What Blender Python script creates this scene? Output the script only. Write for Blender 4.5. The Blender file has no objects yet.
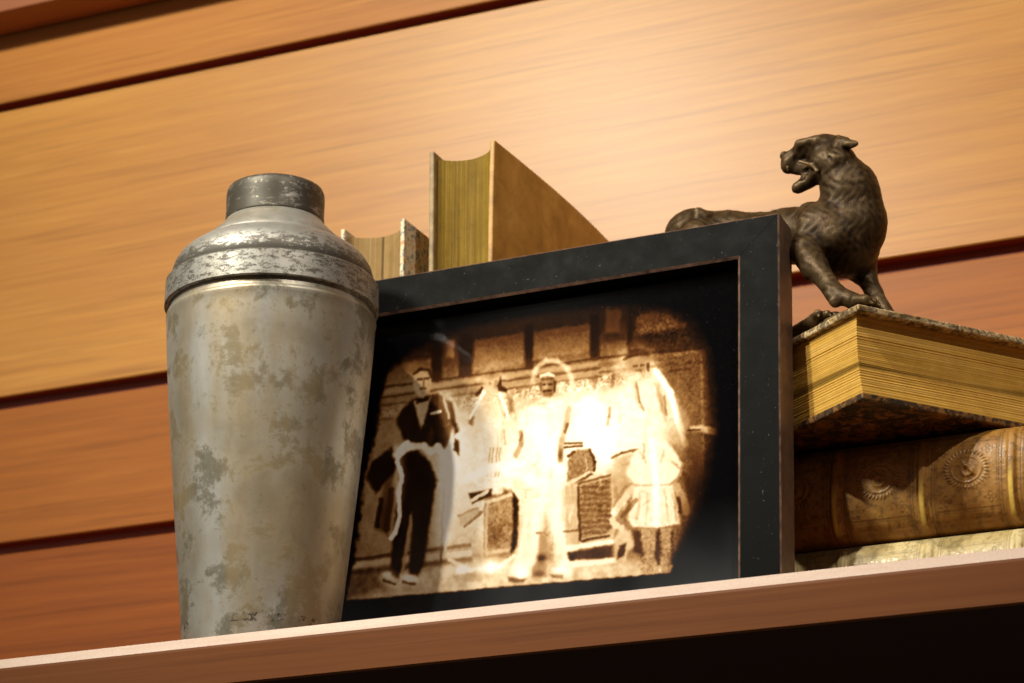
import bpy, bmesh, math, random
import numpy as np
from mathutils import Vector, Matrix

random.seed(4); rng = np.random.default_rng(7)
scene = bpy.context.scene
col = scene.collection
R = math.radians

# ------------------------------------------------------------------ camera calibration
F = 2566.0
def nrm(v):
    v = np.array(v, float); return v / np.linalg.norm(v)
Xc = nrm([6110, 934, F]); Zc = nrm([50, 7050, -F]); Yc = nrm(np.cross(Zc, Xc)); Zc = nrm(np.cross(Xc, Yc))
M = np.array([Xc, Yc, Zc])                       # world = M @ cam
def ray(px, py): return M @ nrm([px - 512, 341.5 - py, -F])
CAM = -ray(512, 603) * 1.12
def at(px, py, Y):                               # measured point at depth Y
    r = ray(px, py); return CAM + r * ((Y - CAM[1]) / r[1])
def project(P):
    c = (P - CAM) @ M
    return 512 + F * c[..., 0] / -c[..., 2], 341.5 - F * c[..., 1] / -c[..., 2]

cd = bpy.data.cameras.new('camera'); cam = bpy.data.objects.new('camera', cd); col.objects.link(cam)
cam.matrix_world = Matrix([[*M[0], CAM[0]], [*M[1], CAM[1]], [*M[2], CAM[2]], [0, 0, 0, 1]])
cd.sensor_width = 36; cd.lens = F / 1024 * 36; cd.clip_start = 0.01; cd.clip_end = 50
cd.dof.use_dof = True; cd.dof.focus_distance = 1.16; cd.dof.aperture_fstop = 20
scene.camera = cam

# ------------------------------------------------------------------ object helpers
def tag(o, label=None, cat=None, group=None, kind=None):
    if label: o['label'] = label
    if cat: o['category'] = cat
    if group: o['group'] = group
    if kind: o['kind'] = kind
    return o
def thing(name, label, cat, loc=(0, 0, 0), group=None):
    o = bpy.data.objects.new(name, None); col.objects.link(o); o.location = loc
    o.empty_display_size = .02
    return tag(o, label, cat, group)
def mesh(name, verts, faces, mat, parent=None, smooth=False, origin=None, colors=None, mats=None, midx=None, recalc=False):
    verts = np.asarray(verts, float)
    if origin is not None: verts = verts - np.asarray(origin, float)
    me = bpy.data.meshes.new(name)
    me.from_pydata(verts.tolist(), [], [list(map(int, f)) for f in faces])
    if recalc:
        b = bmesh.new(); b.from_mesh(me); bmesh.ops.recalc_face_normals(b, faces=b.faces); b.to_mesh(me); b.free()
    me.materials.append(mat)
    if mats:
        for m in mats: me.materials.append(m)
    if midx is not None: me.polygons.foreach_set('material_index', list(map(int, midx)))
    if smooth: me.polygons.foreach_set('use_smooth', [True] * len(me.polygons))
    if colors is not None:
        a = me.color_attributes.new('col', 'FLOAT_COLOR', 'POINT')
        c = np.ones((len(verts), 4)); c[:, :3] = colors
        a.data.foreach_set('color', c.astype(np.float32).ravel())
    me.update()
    o = bpy.data.objects.new(name, me); col.objects.link(o)
    if parent: o.parent = parent
    if origin is not None and parent is None: o.location = origin
    return o
def grid_faces(nu, nv, wrap=False):
    i = np.arange(nu - 1)[:, None]; j = np.arange(nv - 1 if not wrap else nv)[None, :]
    j2 = (j + 1) % nv
    a = i * nv + j; b = i * nv + j2; c = (i + 1) * nv + j2; d = (i + 1) * nv + j
    return np.stack([a, b, c, d], -1).reshape(-1, 4)
def bevel(o, w, seg=2):
    b = bmesh.new(); b.from_mesh(o.data)
    bmesh.ops.recalc_face_normals(b, faces=b.faces)
    es = [e for e in b.edges if len(e.link_faces) == 2 and e.calc_face_angle() > .6]
    bmesh.ops.bevel(b, geom=es, offset=w, segments=seg, profile=.5, affect='EDGES')
    for f in b.faces: f.smooth = False
    b.to_mesh(o.data); b.free(); return o
BOXF = [(0, 1, 3, 2), (4, 6, 7, 5), (0, 4, 5, 1), (2, 3, 7, 6), (0, 2, 6, 4), (1, 5, 7, 3)]
def boxv(x0, x1, y0, y1, z0, z1):
    return np.array([(x, y, z) for x in (x0, x1) for y in (y0, y1) for z in (z0, z1)], float)

# ------------------------------------------------------------------ noise (numpy)
def vnoise(x, y, seed=0):
    r = np.random.default_rng(seed).random((257, 257))
    xi = np.floor(x).astype(int); yi = np.floor(y).astype(int)
    fx = x - xi; fy = y - yi; fx = fx * fx * (3 - 2 * fx); fy = fy * fy * (3 - 2 * fy)
    g = lambda a, b: r[a % 257, b % 257]
    return (g(xi, yi) * (1 - fx) + g(xi + 1, yi) * fx) * (1 - fy) + (g(xi, yi + 1) * (1 - fx) + g(xi + 1, yi + 1) * fx) * fy
def fbm(x, y, seed=0, o=4):
    s = 0; a = .5; t = 0
    for k in range(o):
        s = s + a * vnoise(x * 2 ** k + 17 * k, y * 2 ** k + 31 * k, seed + k); t += a; a *= .5
    return s / t
def ss(a, b, x):
    t = np.clip((x - a) / (b - a), 0, 1); return t * t * (3 - 2 * t)

# ------------------------------------------------------------------ material helpers
class NT:
    def __init__(s, name):
        s.m = bpy.data.materials.new(name); s.m.use_nodes = True; s.t = s.m.node_tree; s.n = s.t.nodes; s.l = s.t.links
        s.b = s.n['Principled BSDF']; s.out = s.n['Material Output']
    def node(s, ty, **k):
        n = s.n.new(ty)
        for a, v in k.items():
            if a in n.inputs.keys() if not hasattr(n, a) else False: n.inputs[a].default_value = v
            else: setattr(n, a, v)
        return n
    def co(s, scale=(1, 1, 1), rot=(0, 0, 0), kind='Object'):
        tc = s.n.new('ShaderNodeTexCoord'); mp = s.n.new('ShaderNodeMapping')
        mp.inputs['Scale'].default_value = scale; mp.inputs['Rotation'].default_value = rot
        s.l.new(tc.outputs[kind], mp.inputs[0]); return mp.outputs[0]
    def noise(s, vec, scale, detail=5, rough=.6, dist=0):
        n = s.n.new('ShaderNodeTexNoise'); n.inputs['Scale'].default_value = scale; n.inputs['Detail'].default_value = detail
        n.inputs['Roughness'].default_value = rough; n.inputs['Distortion'].default_value = dist
        s.l.new(vec, n.inputs['Vector']); return n.outputs['Fac']
    def ramp(s, fac, stops, interp='LINEAR'):
        n = s.n.new('ShaderNodeValToRGB'); r = n.color_ramp; r.interpolation = interp
        while len(r.elements) < len(stops): r.elements.new(.5)
        for e, (p, c) in zip(r.elements, stops):
            e.position = p; e.color = (*c, 1) if isinstance(c, tuple) else (c, c, c, 1)
        s.l.new(fac, n.inputs[0]); return n.outputs[0]
    def mix(s, fac, a, b, mode='MIX'):
        n = s.n.new('ShaderNodeMix'); n.data_type = 'RGBA'; n.blend_type = mode
        for sock, v in ((n.inputs[0], fac), (n.inputs[6], a), (n.inputs[7], b)):
            if hasattr(v, 'is_output'): s.l.new(v, sock)
            elif isinstance(v, tuple): sock.default_value = (*v, 1)
            else: sock.default_value = v
        return n.outputs[2]
    def math(s, op, a, b=0.):
        n = s.n.new('ShaderNodeMath'); n.operation = op
        for sock, v in ((n.inputs[0], a), (n.inputs[1], b)):
            if hasattr(v, 'is_output'): s.l.new(v, sock)
            else: sock.default_value = v
        return n.outputs[0]
    def bump(s, h, strength=.3, dist=.001):
        n = s.n.new('ShaderNodeBump'); n.inputs['Strength'].default_value = strength; n.inputs['Distance'].default_value = dist
        s.l.new(h, n.inputs['Height']); s.l.new(n.outputs[0], s.b.inputs['Normal']); return n
    def set(s, **k):
        for a, v in k.items():
            i = s.b.inputs[a.replace('_', ' ')]
            if hasattr(v, 'is_output'): s.l.new(v, i)
            else: i.default_value = (*v, 1) if isinstance(v, tuple) and len(v) == 3 else v
        return s
    def vcol(s):
        n = s.n.new('ShaderNodeVertexColor'); n.layer_name = 'col'; return n.outputs[0]

def mat_wood(name, dark, mid, light, rough=.38, coat=.25, stretch=1.0, seed=0.0, spec=.5, coatr=.36, gmix=.42, tilt=0.):
    t = NT(name)
    tl = (0, R(tilt), 0)
    v = t.co((1.3, 6, 9 * stretch), tl); w = t.noise(v, 1.2, 4, .5, .6)
    v2 = t.co((3.0, 60, 88 * stretch), tl); g = t.noise(v2, 1.6, 8, .70, .9)
    v3 = t.co((7, 150, 260), tl); p = t.noise(v3, 1.0, 4, .65)
    c1 = t.ramp(w, [(.25, dark), (.5, mid), (.75, light)])
    c2 = t.mix(gmix, c1, t.ramp(g, [(.3, dark), (.55, mid), (.72, light)]))
    c3 = t.mix(t.ramp(p, [(.52, 0.), (.70, .42)]), c2, tuple(x * .6 for x in dark))
    t.set(Base_Color=c3, Roughness=t.ramp(g, [(.2, rough - .05), (.8, rough + .08)]), Coat_Weight=coat, Coat_Roughness=coatr)
    t.b.inputs['Specular IOR Level'].default_value = spec
    t.bump(p, .08, .0004); return t.m

W_ = dict(rough=.60, coat=.68, spec=.2, coatr=.37, gmix=.68, tilt=4.)
W2 = dict(W_, coat=.25)
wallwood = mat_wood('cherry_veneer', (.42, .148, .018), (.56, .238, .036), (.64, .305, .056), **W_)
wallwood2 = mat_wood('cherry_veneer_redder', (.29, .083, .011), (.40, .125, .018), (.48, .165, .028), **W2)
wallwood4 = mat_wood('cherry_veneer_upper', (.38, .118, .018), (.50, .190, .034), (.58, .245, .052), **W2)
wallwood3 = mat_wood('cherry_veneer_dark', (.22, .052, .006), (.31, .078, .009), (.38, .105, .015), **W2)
shelfwood = mat_wood('stained_wood', (.14, .040, .008), (.175, .054, .011), (.21, .070, .016), rough=.5, coat=.0, stretch=3.0, spec=.25, gmix=.6)
shaded_wood = mat_wood('shade_toned_underside', (.02, .008, .004), (.03, .012, .006), (.04, .016, .008), rough=.6, coat=.0)  # unlit underside of the shelf: its shade is put into the colour
groovewood = mat_wood('groove_wood', (.20, .035, .010), (.28, .05, .014), (.34, .07, .022), rough=.55, coat=.0)
uppershelf = mat_wood('upper_shelf_wood', (.26, .075, .02), (.34, .10, .03), (.40, .13, .045), rough=.5, coat=.0)

def simple(name, c, rough=.5, spec=.5, metal=0., nscale=400, amp=.25, bump=.1):
    t = NT(name); n = t.noise(t.co(), nscale, 5, .65)
    t.set(Base_Color=t.ramp(n, [(.3, tuple(x * (1 - amp) for x in c)), (.7, tuple(min(1, x * (1 + amp)) for x in c))]), Roughness=rough, Metallic=metal)
    t.b.inputs['Specular IOR Level'].default_value = spec
    if bump: t.bump(n, bump, .0005)
    return t.m

# pale band on the shelf's front edge
t = NT('shelf_edge_band'); n = t.noise(t.co(), 900, 4, .7); n2 = t.noise(t.co((1, 8, 8)), 30, 5, .6)
t.set(Base_Color=t.mix(.5, t.ramp(n, [(.3, (.50, .35, .28)), (.7, (.70, .56, .48))]), t.ramp(n2, [(.3, (.62, .44, .34)), (.7, (.72, .58, .50))])), Roughness=.38, Coat_Weight=.35, Coat_Roughness=.22)
t.bump(n, .25, .0004); edgeband = t.m

# ------------------------------------------------------------------ SETTING: wall of boards
WY = .37
def wall():
    gaps = [(.5020, .5090), (.2765, .2860), (.1745, .1825), (.0795, .0855), (-.02, -.014), (-.12, -.114)]
    z = .86; V = []; Fc = []; mi = []
    def quad(a, b, c, d, m):
        k = len(V); V.extend([a, b, c, d]); Fc.append((k, k + 1, k + 2, k + 3)); mi.append(m)
    X0, X1 = -1.6, 1.0
    def strip(y0, z0, y1, z1, m): quad((X0, y0, z0), (X1, y0, z0), (X1, y1, z1), (X0, y1, z1), m)
    top = z
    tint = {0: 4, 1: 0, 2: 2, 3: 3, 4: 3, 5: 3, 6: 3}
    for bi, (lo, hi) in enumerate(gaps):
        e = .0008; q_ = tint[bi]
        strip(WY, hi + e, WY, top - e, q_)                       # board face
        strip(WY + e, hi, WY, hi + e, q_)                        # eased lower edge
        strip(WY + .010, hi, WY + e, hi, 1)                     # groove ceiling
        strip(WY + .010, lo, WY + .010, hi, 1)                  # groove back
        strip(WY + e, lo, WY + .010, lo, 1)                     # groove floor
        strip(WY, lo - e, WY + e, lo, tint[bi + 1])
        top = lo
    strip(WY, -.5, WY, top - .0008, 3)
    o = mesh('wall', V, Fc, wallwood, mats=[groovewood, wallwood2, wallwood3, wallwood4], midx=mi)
    tag(o, kind='structure'); return o
wall()

# ------------------------------------------------------------------ shelf carrying everything
def shelf():
    root = thing('shelf', 'long brown wooden shelf with pale front edge carrying the shaker, frame and books', 'shelf', (-.05, .18, -.0245), 'wooden shelves')
    ox, oy, oz = root.location
    X0, X1 = -1.5, .95
    prof = [(0.0009, 0.0), (0, -.0002), (-.0034, -.0046), (-.0041, -.0056), (-.0043, -.0068), (-.0043, -.0236), (-.0035, -.0245), (WY - .003, -.0245), (WY - .003, 0)]
    mm = [1, 1, 1, 0, 0, 0, 2, 2, 1]
    V = []; 
    xs = np.linspace(X0, X1, 60)
    for x in xs:
        for y, z in prof: V.append((x - ox, y - oy, z - oz))
    n = len(prof); Fc = []; mi = []
    top_m = [3 if k == n - 1 else mm[k] for k in range(n)]
    for i in range(len(xs) - 1):
        for k in range(n):
            k2 = (k + 1) % n
            Fc.append((i * n + k, i * n + k2, (i + 1) * n + k2, (i + 1) * n + k)); mi.append(top_m[k])
    Fc.append(tuple(range(n))); mi.append(0); Fc.append(tuple(range((len(xs) - 1) * n, len(xs) * n))); mi.append(0)
    o = mesh('board', V, Fc, shelfwood, root, mats=[edgeband, shaded_wood, shelfwood], midx=mi, recalc=True)
    return root
shelf()

def upper():
    root = thing('shelf', 'dark brown shelf above at the top left corner, only its shaded underside showing', 'shelf', (-.2, .2, .5615), 'wooden shelves')
    o = mesh('board', boxv(-1.3, 1.1, WY - .20 - .034, WY - .203, 0, .024), BOXF, uppershelf, root, recalc=True)
    bevel(o, .001)
upper()

# ------------------------------------------------------------------ cocktail shaker
def metal_mat(name, tone=1.0, dark=.5, thr=.55, streak=False, coarse=60, zones=False):
    t = NT(name)
    v = t.co(); a = t.noise(v, coarse, 8, .68, .3); b = t.noise(v, coarse * 5, 6, .7); c = t.noise(v, 22, 4, .55)
    vs = t.co((1, 1, 2.6))
    s = t.noise(vs, coarse * .9, 8, .75, .5)
    base = t.ramp(c, [(.32, (.45 * tone, .42 * tone, .37 * tone)), (.5, (.60 * tone, .58 * tone, .53 * tone)), (.68, (.52 * tone, .45 * tone, .34 * tone))])
    k = t.math('ADD', t.math('MULTIPLY', s, .7), t.math('MULTIPLY', b, .3))
    if zones:
        tc = t.n.new('ShaderNodeTexCoord'); sp = t.n.new('ShaderNodeSeparateXYZ'); t.l.new(tc.outputs['Object'], sp.inputs[0])
        zf = t.ramp(t.math('MULTIPLY', t.math('SUBTRACT', sp.outputs[2], .17), 18.), [(.0, .48), (.30, .50), (.325, .62), (.42, .54), (.60, .40), (.66, .43), (.80, .40)])
        k = t.math('ADD', k, t.math('SUBTRACT', zf, .5))
    mask = t.ramp(k, [(thr - .05, 0.), (thr + .02, dark)])
    c1 = t.mix(mask, base, (.055, .045, .032))
    spots = t.ramp(b, [(.60, 0.), (.72, .5)])
    c2 = t.mix(spots, c1, (.10, .085, .06))
    t.set(Base_Color=c2, Metallic=t.ramp(k, [(thr - .05, .72), (thr + .05, .25)]), Roughness=t.ramp(a, [(.3, .40), (.7, .55)]))
    t.bump(t.math('ADD', k, t.math('MULTIPLY', b, .2)), .12, .0004)
    return t
def body_mat():
    t = NT('tarnished_body')
    v = t.co()
    big = t.noise(v, 26, 5, .55, .4); a = t.noise(v, 52, 12, .74, .25); b = t.noise(v, 330, 6, .7)
    vs = t.co((1, 1, .12)); st = t.noise(vs, 90, 5, .6)
    base = t.ramp(big, [(.30, (.30, .26, .18)), (.5, (.38, .36, .32)), (.66, (.46, .46, .44))])
    base = t.mix(.35, base, t.ramp(st, [(.3, (.29, .25, .17)), (.7, (.50, .49, .46))]))
    k = t.math('ADD', t.math('MULTIPLY', a, .75), t.math('MULTIPLY', big, .25))
    # olive tarnish patches with crisp ragged edges
    m1 = t.ramp(k, [(.50, 0.), (.53, .34), (.56, .74), (.62, .88)])
    c1 = t.mix(m1, base, (.105, .088, .048))
    wm = t.noise(t.co((1, 1, .25)), 34, 3, .5); c1 = t.mix(t.ramp(wm, [(.45, 0.), (.62, .55)]), c1, (.36, .25, .11))  # warm upright streaks: reflections painted into the metal's colour
    m2 = t.ramp(b, [(.58, 0.), (.68, .4)])
    c2 = t.mix(m2, c1, (.15, .125, .08))
    # worn dark line near the foot
    tc = t.n.new('ShaderNodeTexCoord'); sp = t.n.new('ShaderNodeSeparateXYZ'); t.l.new(tc.outputs['Object'], sp.inputs[0])
    z = sp.outputs[2]
    band = t.math('MULTIPLY', t.math('GREATER_THAN', z, .0085), t.math('LESS_THAN', z, .0125))
    fb = t.noise(t.co((1, 1, .8)), 520, 4, .7); big2 = t.noise(v, 55, 2, .5)
    band = t.math('MULTIPLY', band, t.math('MULTIPLY', t.ramp(fb, [(.52, 0.), (.58, .8)]), t.ramp(big2, [(.54, 0.), (.58, 1.)])))
    c3 = t.mix(band, c2, (.02, .016, .012))
    t.set(Base_Color=c3, Metallic=t.ramp(k, [(.48, .55), (.58, .3)]), Roughness=t.ramp(k, [(.35, .36), (.62, .50)]))
    t.bump(t.math('ADD', k, t.math('MULTIPLY', b, .3)), .12, .0005)
    return t.m
def lathe(name, prof, mat, parent, n=160, sharp=()):
    # sharp: indices of profile points whose ring is a hard crease (ring doubled there)
    V = []; Fc = []
    runs = []; cur = [prof[0]]
    for i in range(1, len(prof)):
        a, b = prof[i - 1], prof[i]
        L = math.hypot(b[0] - a[0], b[1] - a[1]); k = max(1, int(L / .004))
        for q in range(1, k + 1): cur.append((a[0] + (b[0] - a[0]) * q / k, a[1] + (b[1] - a[1]) * q / k))
        if i in sharp and i < len(prof) - 1: runs.append(cur); cur = [prof[i]]
    runs.append(cur)
    for P in runs:
        o_ = len(V)
        for r, z in P:
            for j in range(n):
                th = 2 * math.pi * j / n; V.append((r * math.cos(th), r * math.sin(th), z))
        Fc += [tuple(o_ + q for q in f[::-1]) for f in grid_faces(len(P), n, wrap=True)]
    return mesh(name, V, Fc, mat, parent, smooth=True)
def shaker():
    root = thing('cocktail_shaker', 'tall tarnished silver cocktail shaker with domed lid and round cap left of the picture frame', 'cocktail shaker', (-.1512, .046, 0))
    bm_ = body_mat()
    body = [(0, .0006), (.0350, .0006), (.0360, .0004), (.0368, .0016), (.0370, .006), (.0381, .0194), (.0440, .077), (.0488, .128), (.0507, .153), (.0515, .1665), (.0519, .1680), (.0517, .1695), (.0508, .1702), (.0505, .1712), (.0505, .1752), (.0, .1752)]
    lathe('body', body, bm_, root, sharp=(3, 12, 14))
    lm = metal_mat('tarnished_lid', .66, .88, .525, coarse=190, zones=True).m
    lid = [(.0, .1742), (.0508, .1742), (.0522, .1738), (.0529, .1745), (.0529, .1760), (.0528, .1850), (.0528, .1868), (.0521, .1878), (.0505, .1878), (.0496, .1880),
           (.0500, .1900), (.0500, .1925), (.0490, .1962), (.0470, .1998), (.0442, .2028), (.0408, .2054), (.0376, .2072), (.0372, .2080), (.0355, .2080), (.0350, .2088), (.0338, .2108), (.0310, .2135), (.0280, .2168), (.0258, .2192), (.0246, .2212), (.0, .2212)]
    lathe('lid', lid, lm, root, sharp=(1, 3, 6, 7, 9, 16, 17, 18))
    cm = metal_mat('tarnished_cap', .50, .97, .46, streak=False, coarse=110)
    cm = cm.m
    cap = [(.0, .2203), (.0240, .2203), (.0247, .2206), (.0248, .2220), (.0246, .2255), (.0247, .2345), (.0245, .2372), (.0238, .2388), (.0222, .2397), (.0, .2402)]
    lathe('cap', cap, cm, root, sharp=(1,))
shaker()

# ------------------------------------------------------------------ picture frame
YF = .093; LEAN = R(5.0)
U = np.array([1., 0, 0]); Vv = np.array([0, math.sin(LEAN), math.cos(LEAN)]); Nb = np.array([0, math.cos(LEAN), -math.sin(LEAN)])
FO = np.array([0, YF, .0017])
def fp(u, v, n): return FO + U * u + Vv * v + Nb * n           # n goes backwards

def black_mat():
    t = NT('black_painted_wood'); v = t.co()
    n = t.noise(v, 90, 5, .6); s = t.noise(v, 800, 2, .5); s2 = t.noise(t.co((1, 1, .25), (.3, .5, .2)), 1100, 2, .5)
    c = t.ramp(n, [(.3, (.0035, .0033, .003)), (.7, (.0065, .0062, .0056))])
    c = t.mix(t.ramp(s, [(.715, 0.), (.765, .30)]), c, (.28, .27, .24))
    c = t.mix(t.ramp(s2, [(.745, 0.), (.79, .25)]), c, (.3, .28, .25))
    t.set(Base_Color=c, Roughness=t.ramp(n, [(.3, .42), (.7, .6)])); t.b.inputs['Specular IOR Level'].default_value = .03
    t.bump(n, .1, .0004); return t.m
blackp = black_mat()
brownedge = simple('worn_brown_edge', (.11, .058, .038), .5, nscale=220, amp=.8)
sidebrown = simple('brown_frame_side', (.115, .066, .042), .42, nscale=160, amp=.3)

def vcol_mat(name, rough, spec=.5, coat=0., metal=0., bump=None):
    t = NT(name); t.set(Base_Color=t.vcol(), Roughness=rough, Coat_Weight=coat, Coat_Roughness=.12, Metallic=metal)
    t.b.inputs['Specular IOR Level'].default_value = spec
    if bump: t.bump(t.noise(t.co(), bump, 4, .6), .15, .0004)
    return t.m

UL, UR, VT, BW = -.166, .0920, .2105, .0212                    # outer left, right, height, border
THK = .0195
def paint_print(px, py):
    """tones of the sepia print, painted in the print's own surface coordinates"""
    wx = (fbm(px / 6, py / 6, 71) - .5) * 2.0 + (fbm(px / 1.5, py / 1.5, 73, 2) - .5) * 1.0; wy = (fbm(px / 6, py / 6, 75) - .5) * 2.0 + (fbm(px / 1.5, py / 1.5, 77, 2) - .5) * 1.0
    rx, ry = px, py; px = px + wx; py = py + wy
    L = np.zeros_like(px)
    def seg(x0, y0, x1, y1):
        dx, dy = x1 - x0, y1 - y0; t_ = np.clip(((px - x0) * dx + (py - y0) * dy) / (dx * dx + dy * dy + 1e-9), 0, 1)
        return np.hypot(px - x0 - t_ * dx, py - y0 - t_ * dy), t_
    def sdpoly(P):
        P = np.array(P, float); d = np.full_like(px, 1e9); ins = np.zeros(px.shape, bool)
        for a, b in zip(P, np.roll(P, -1, 0)):
            dd, _ = seg(a[0], a[1], b[0], b[1]); d = np.minimum(d, dd)
            c = ((a[1] > py) != (b[1] > py)); xi = (b[0] - a[0]) * (py - a[1]) / (b[1] - a[1] + 1e-9) + a[0]
            ins ^= c & (px < xi)
        return np.where(ins, -d, d)
    nz = fbm(px / 5, py / 5, 3); nf = fbm(px / 1.7, py / 1.7, 5, 3); nb = fbm(px / 28, py / 28, 9)
    wob = (fbm(px / 4, py / 4, 21) - .5) * 3; nb2 = fbm(px / 8 + 5, py / 15, 131, 3)
    def fill(P, val, soft=1.2, op=1.):
        nonlocal L
        soft = soft * 1.35; a = ss(soft, -soft, sdpoly(P) + wob * .5) * op; val = np.maximum(val, .02) + (nb2 - .5) * (.08 if val < .2 else .13); L = L * (1 - a) + val * a
    def line(pts, val, w=1.2, soft=1.0, op=1.):
        nonlocal L
        soft = soft * 1.3; op = op * (.78 if val < .5 else 1.)
        for (a, b) in zip(pts[:-1], pts[1:]):
            d, _ = seg(a[0], a[1], b[0], b[1]); k = ss(w / 2 + soft, w / 2, d) * op; L = L * (1 - k) + val * k
    def glow(pts, amt, w):
        nonlocal L
        d = np.full_like(px, 1e9)
        for (a, b) in zip(pts[:-1], pts[1:]): d = np.minimum(d, seg(a[0], a[1], b[0], b[1])[0])
        L = L + amt * np.exp(-(d / w) ** 2)
    def blob(cx, cy, rx, ry, amt, p=2):
        nonlocal L
        L = L + amt * np.exp(-(np.abs((px - cx) / rx) ** p + np.abs((py - cy) / ry) ** p))
    hy = lambda x, y0: y0 - .13 * (x - 540)                     # cornice lines follow the building
    # shopfront behind
    L += .40 + .12 * (nb - .5) + .06 * (nf - .5) + .10 * (nz - .5)
    yy = py + .145 * (px - 540)                                # straightened height
    L += -.18 * ss(372, 330, yy)
    # upper lights of the window
    for (x0, x1, ya, yb, v) in ((388, 432, 343, 372, .46), (474, 524, 331, 361, .50), (533, 590, 331, 359, .50)):
        fill([(x0, ya - .145 * (x0 - 540)), (x1, ya - .145 * (x1 - 540)), (x1, yb - .145 * (x1 - 540)), (x0, yb - .145 * (x0 - 540))], v + .0, 1.5, .85)
    L += np.where((yy > 330) & (yy < 362) & (px > 385) & (px < 590), (nf - .5) * .09, 0)
    for (x0, x1) in ((432, 442), (459, 472), (525, 533), (590, 600), (628, 633)):
        fill([(x0, 322 - .145 * (x0 - 540)), (x1, 322 - .145 * (x1 - 540)), (x1, 366 - .145 * (x1 - 540)), (x0, 366 - .145 * (x0 - 540))], .09, 1.6, .85)
    fill([(443, 340), (458, 337), (457, 362), (444, 365)], .27, 1.2); fill([(447, 341), (455, 339), (454, 357), (446, 358)], .52, 1.5)
    fill([(602, 304), (626, 301), (626, 340), (601, 342)], .22, 1.4); fill([(605, 308), (621, 307), (620, 332), (606, 333)], .42, 2)
    fill([(636, 318), (650, 311), (668, 309), (680, 314), (690, 325), (664, 332), (637, 335)], .44, 1.6); L += np.where((px > 634) & (px < 690) & (py > 308) & (py < 336), (nf - .5) * .32, 0)
    fill([(628, 336), (700, 326), (704, 348), (628, 360)], .10, 3, .7)
    # cornice
    for y0, v, w in ((366, .13, 1.3), (371, .50, 2.6), (376, .12, 1.4), (379, .42, 2.0), (384, .16, 1.2)):
        line([(380, hy(380, y0) + 1), (600, hy(600, y0))], v, w, 1, .8)
    for y0, v, w in ((367, .12, 1.6), (374, .30, 3), (381, .14, 1.2)): line([(600, hy(600, y0) - 1), (700, hy(700, y0) + 2)], v, w, 1, .8)
    L += np.where((yy > 385) & (yy < 397) & (px < 640), (nf - .45) * .5, 0)
    for x0 in (460, 548, 596, 614):
        line([(x0, hy(x0, 384)), (x0 - 2, hy(x0, 384) + 12)], .14, 2.5, 1.2, .8)
    # panels of the shopfront
    line([(374, 420), (392, 418)], .14, 1.2); line([(668, 372), (690, 369)], .10, 1.6)
    fill([(376, 408), (470, 392), (462, 555), (352, 566)], .50, 5, .45)
    line([(352, 560), (470, 545)], .13, 2.4); line([(350, 566), (470, 553)], .66, 4, 1.5, .8); line([(348, 574), (470, 560)], .12, 3, 1.4, .9)
    line([(444, 480), (441, 560)], .16, 1.4, 1, .8); line([(447, 470), (445, 558)], .55, 1.2)
    fill([(348, 578), (470, 562), (672, 560), (672, 576), (345, 604)], .72, 5, .9)
    fill([(348, 575), (380, 570), (384, 590), (346, 600)], .18, 6, .75)
    L += (nz - .5) * .18 * ss(560, 575, py)
    # right part of the shopfront
    fill([(655, 362), (704, 354), (704, 480), (690, 500), (665, 440)], .27, 4, .8)
    for k in range(18): 
        x, y = 701 + .2 * k, 356 + 9 * k
        if k < 17: line([(x, y), (x + .3, y + 4)], .46 if k < 14 else .25, 1.6, .8, .9)
    fill([(708, 350), (722, 350), (722, 520), (700, 540)], .13, 4, .7)
    L += np.where(px > 650, (nf - .5) * .14 * ss(640, 660, px), 0)
    # blazing centre: the print's own white glow, with lamp glare painted in
    blob(545, 485, 74, 72, .32, 3); blob(622, 430, 58, 46, .36, 2.6); blob(472, 500, 42, 72, .32, 3); blob(510, 430, 80, 42, .22); blob(575, 390, 60, 26, .12); blob(395, 520, 34, 60, .10); blob(440, 440, 40, 50, .16)
    blob(590, 425, 34, 30, .20)
    # --- man in dark suit
    fill([(402, 409), (412, 400), (420, 397), (438, 394), (452, 402), (456, 420), (450, 438), (444, 452), (424, 446), (404, 440), (396, 420)], .10, 1.6)
    fill([(414, 401), (431, 397), (424, 424), (421, 430)], .66, 1.2)             # shirt
    fill([(416, 399), (430, 396), (429, 401), (417, 404)], .10, .8)             # bow tie
    fill([(414, 376), (419, 371), (428, 370), (432, 380), (430, 392), (423, 398), (416, 394), (413, 385)], .64, 1.0)
    L += np.where(sdpoly([(415, 376), (420, 371), (428, 371), (431, 380), (429, 392), (423, 397), (417, 393)]) < 0, (nf - .5) * .08, 0)
    line([(414, 374), (420, 369), (429, 370), (432, 377)], .20, 2, 1); line([(418, 380), (422, 379.5)], .18, 1.2); line([(425, 379), (429, 378.6)], .18, 1.2); line([(421, 389), (426, 388)], .25, 1.0); line([(424, 381), (424, 386)], .34, .8)
    line([(432, 414), (440, 411)], .75, 1.8, .7)
    fill([(399, 455), (416, 449), (430, 462), (437, 480), (430, 520), (424, 562), (418, 577), (408, 575), (411, 540), (412, 512), (405, 545), (399, 578), (391, 576), (393, 530), (399, 490)], .08, 1.8)
    line([(411, 516), (407, 545), (402, 575)], .55, 1.8, 1, .8)
    fill([(372, 462), (392, 447), (398, 462), (392, 478), (384, 484), (376, 494), (366, 478)], .09, 1.6)   # coat over arm
    fill([(384, 484), (392, 476), (395, 500), (388, 536), (375, 528), (380, 505)], .30, 2.2)
    line([(381, 500), (377, 526)], .06, 3, 1.4); line([(392, 490), (386, 530)], .14, 3, 2)
    line([(408, 442), (399, 450), (397, 462), (402, 475), (399, 495), (400, 515), (395, 532), (391, 538)], 1.05, 2.0, 1.6)
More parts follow.
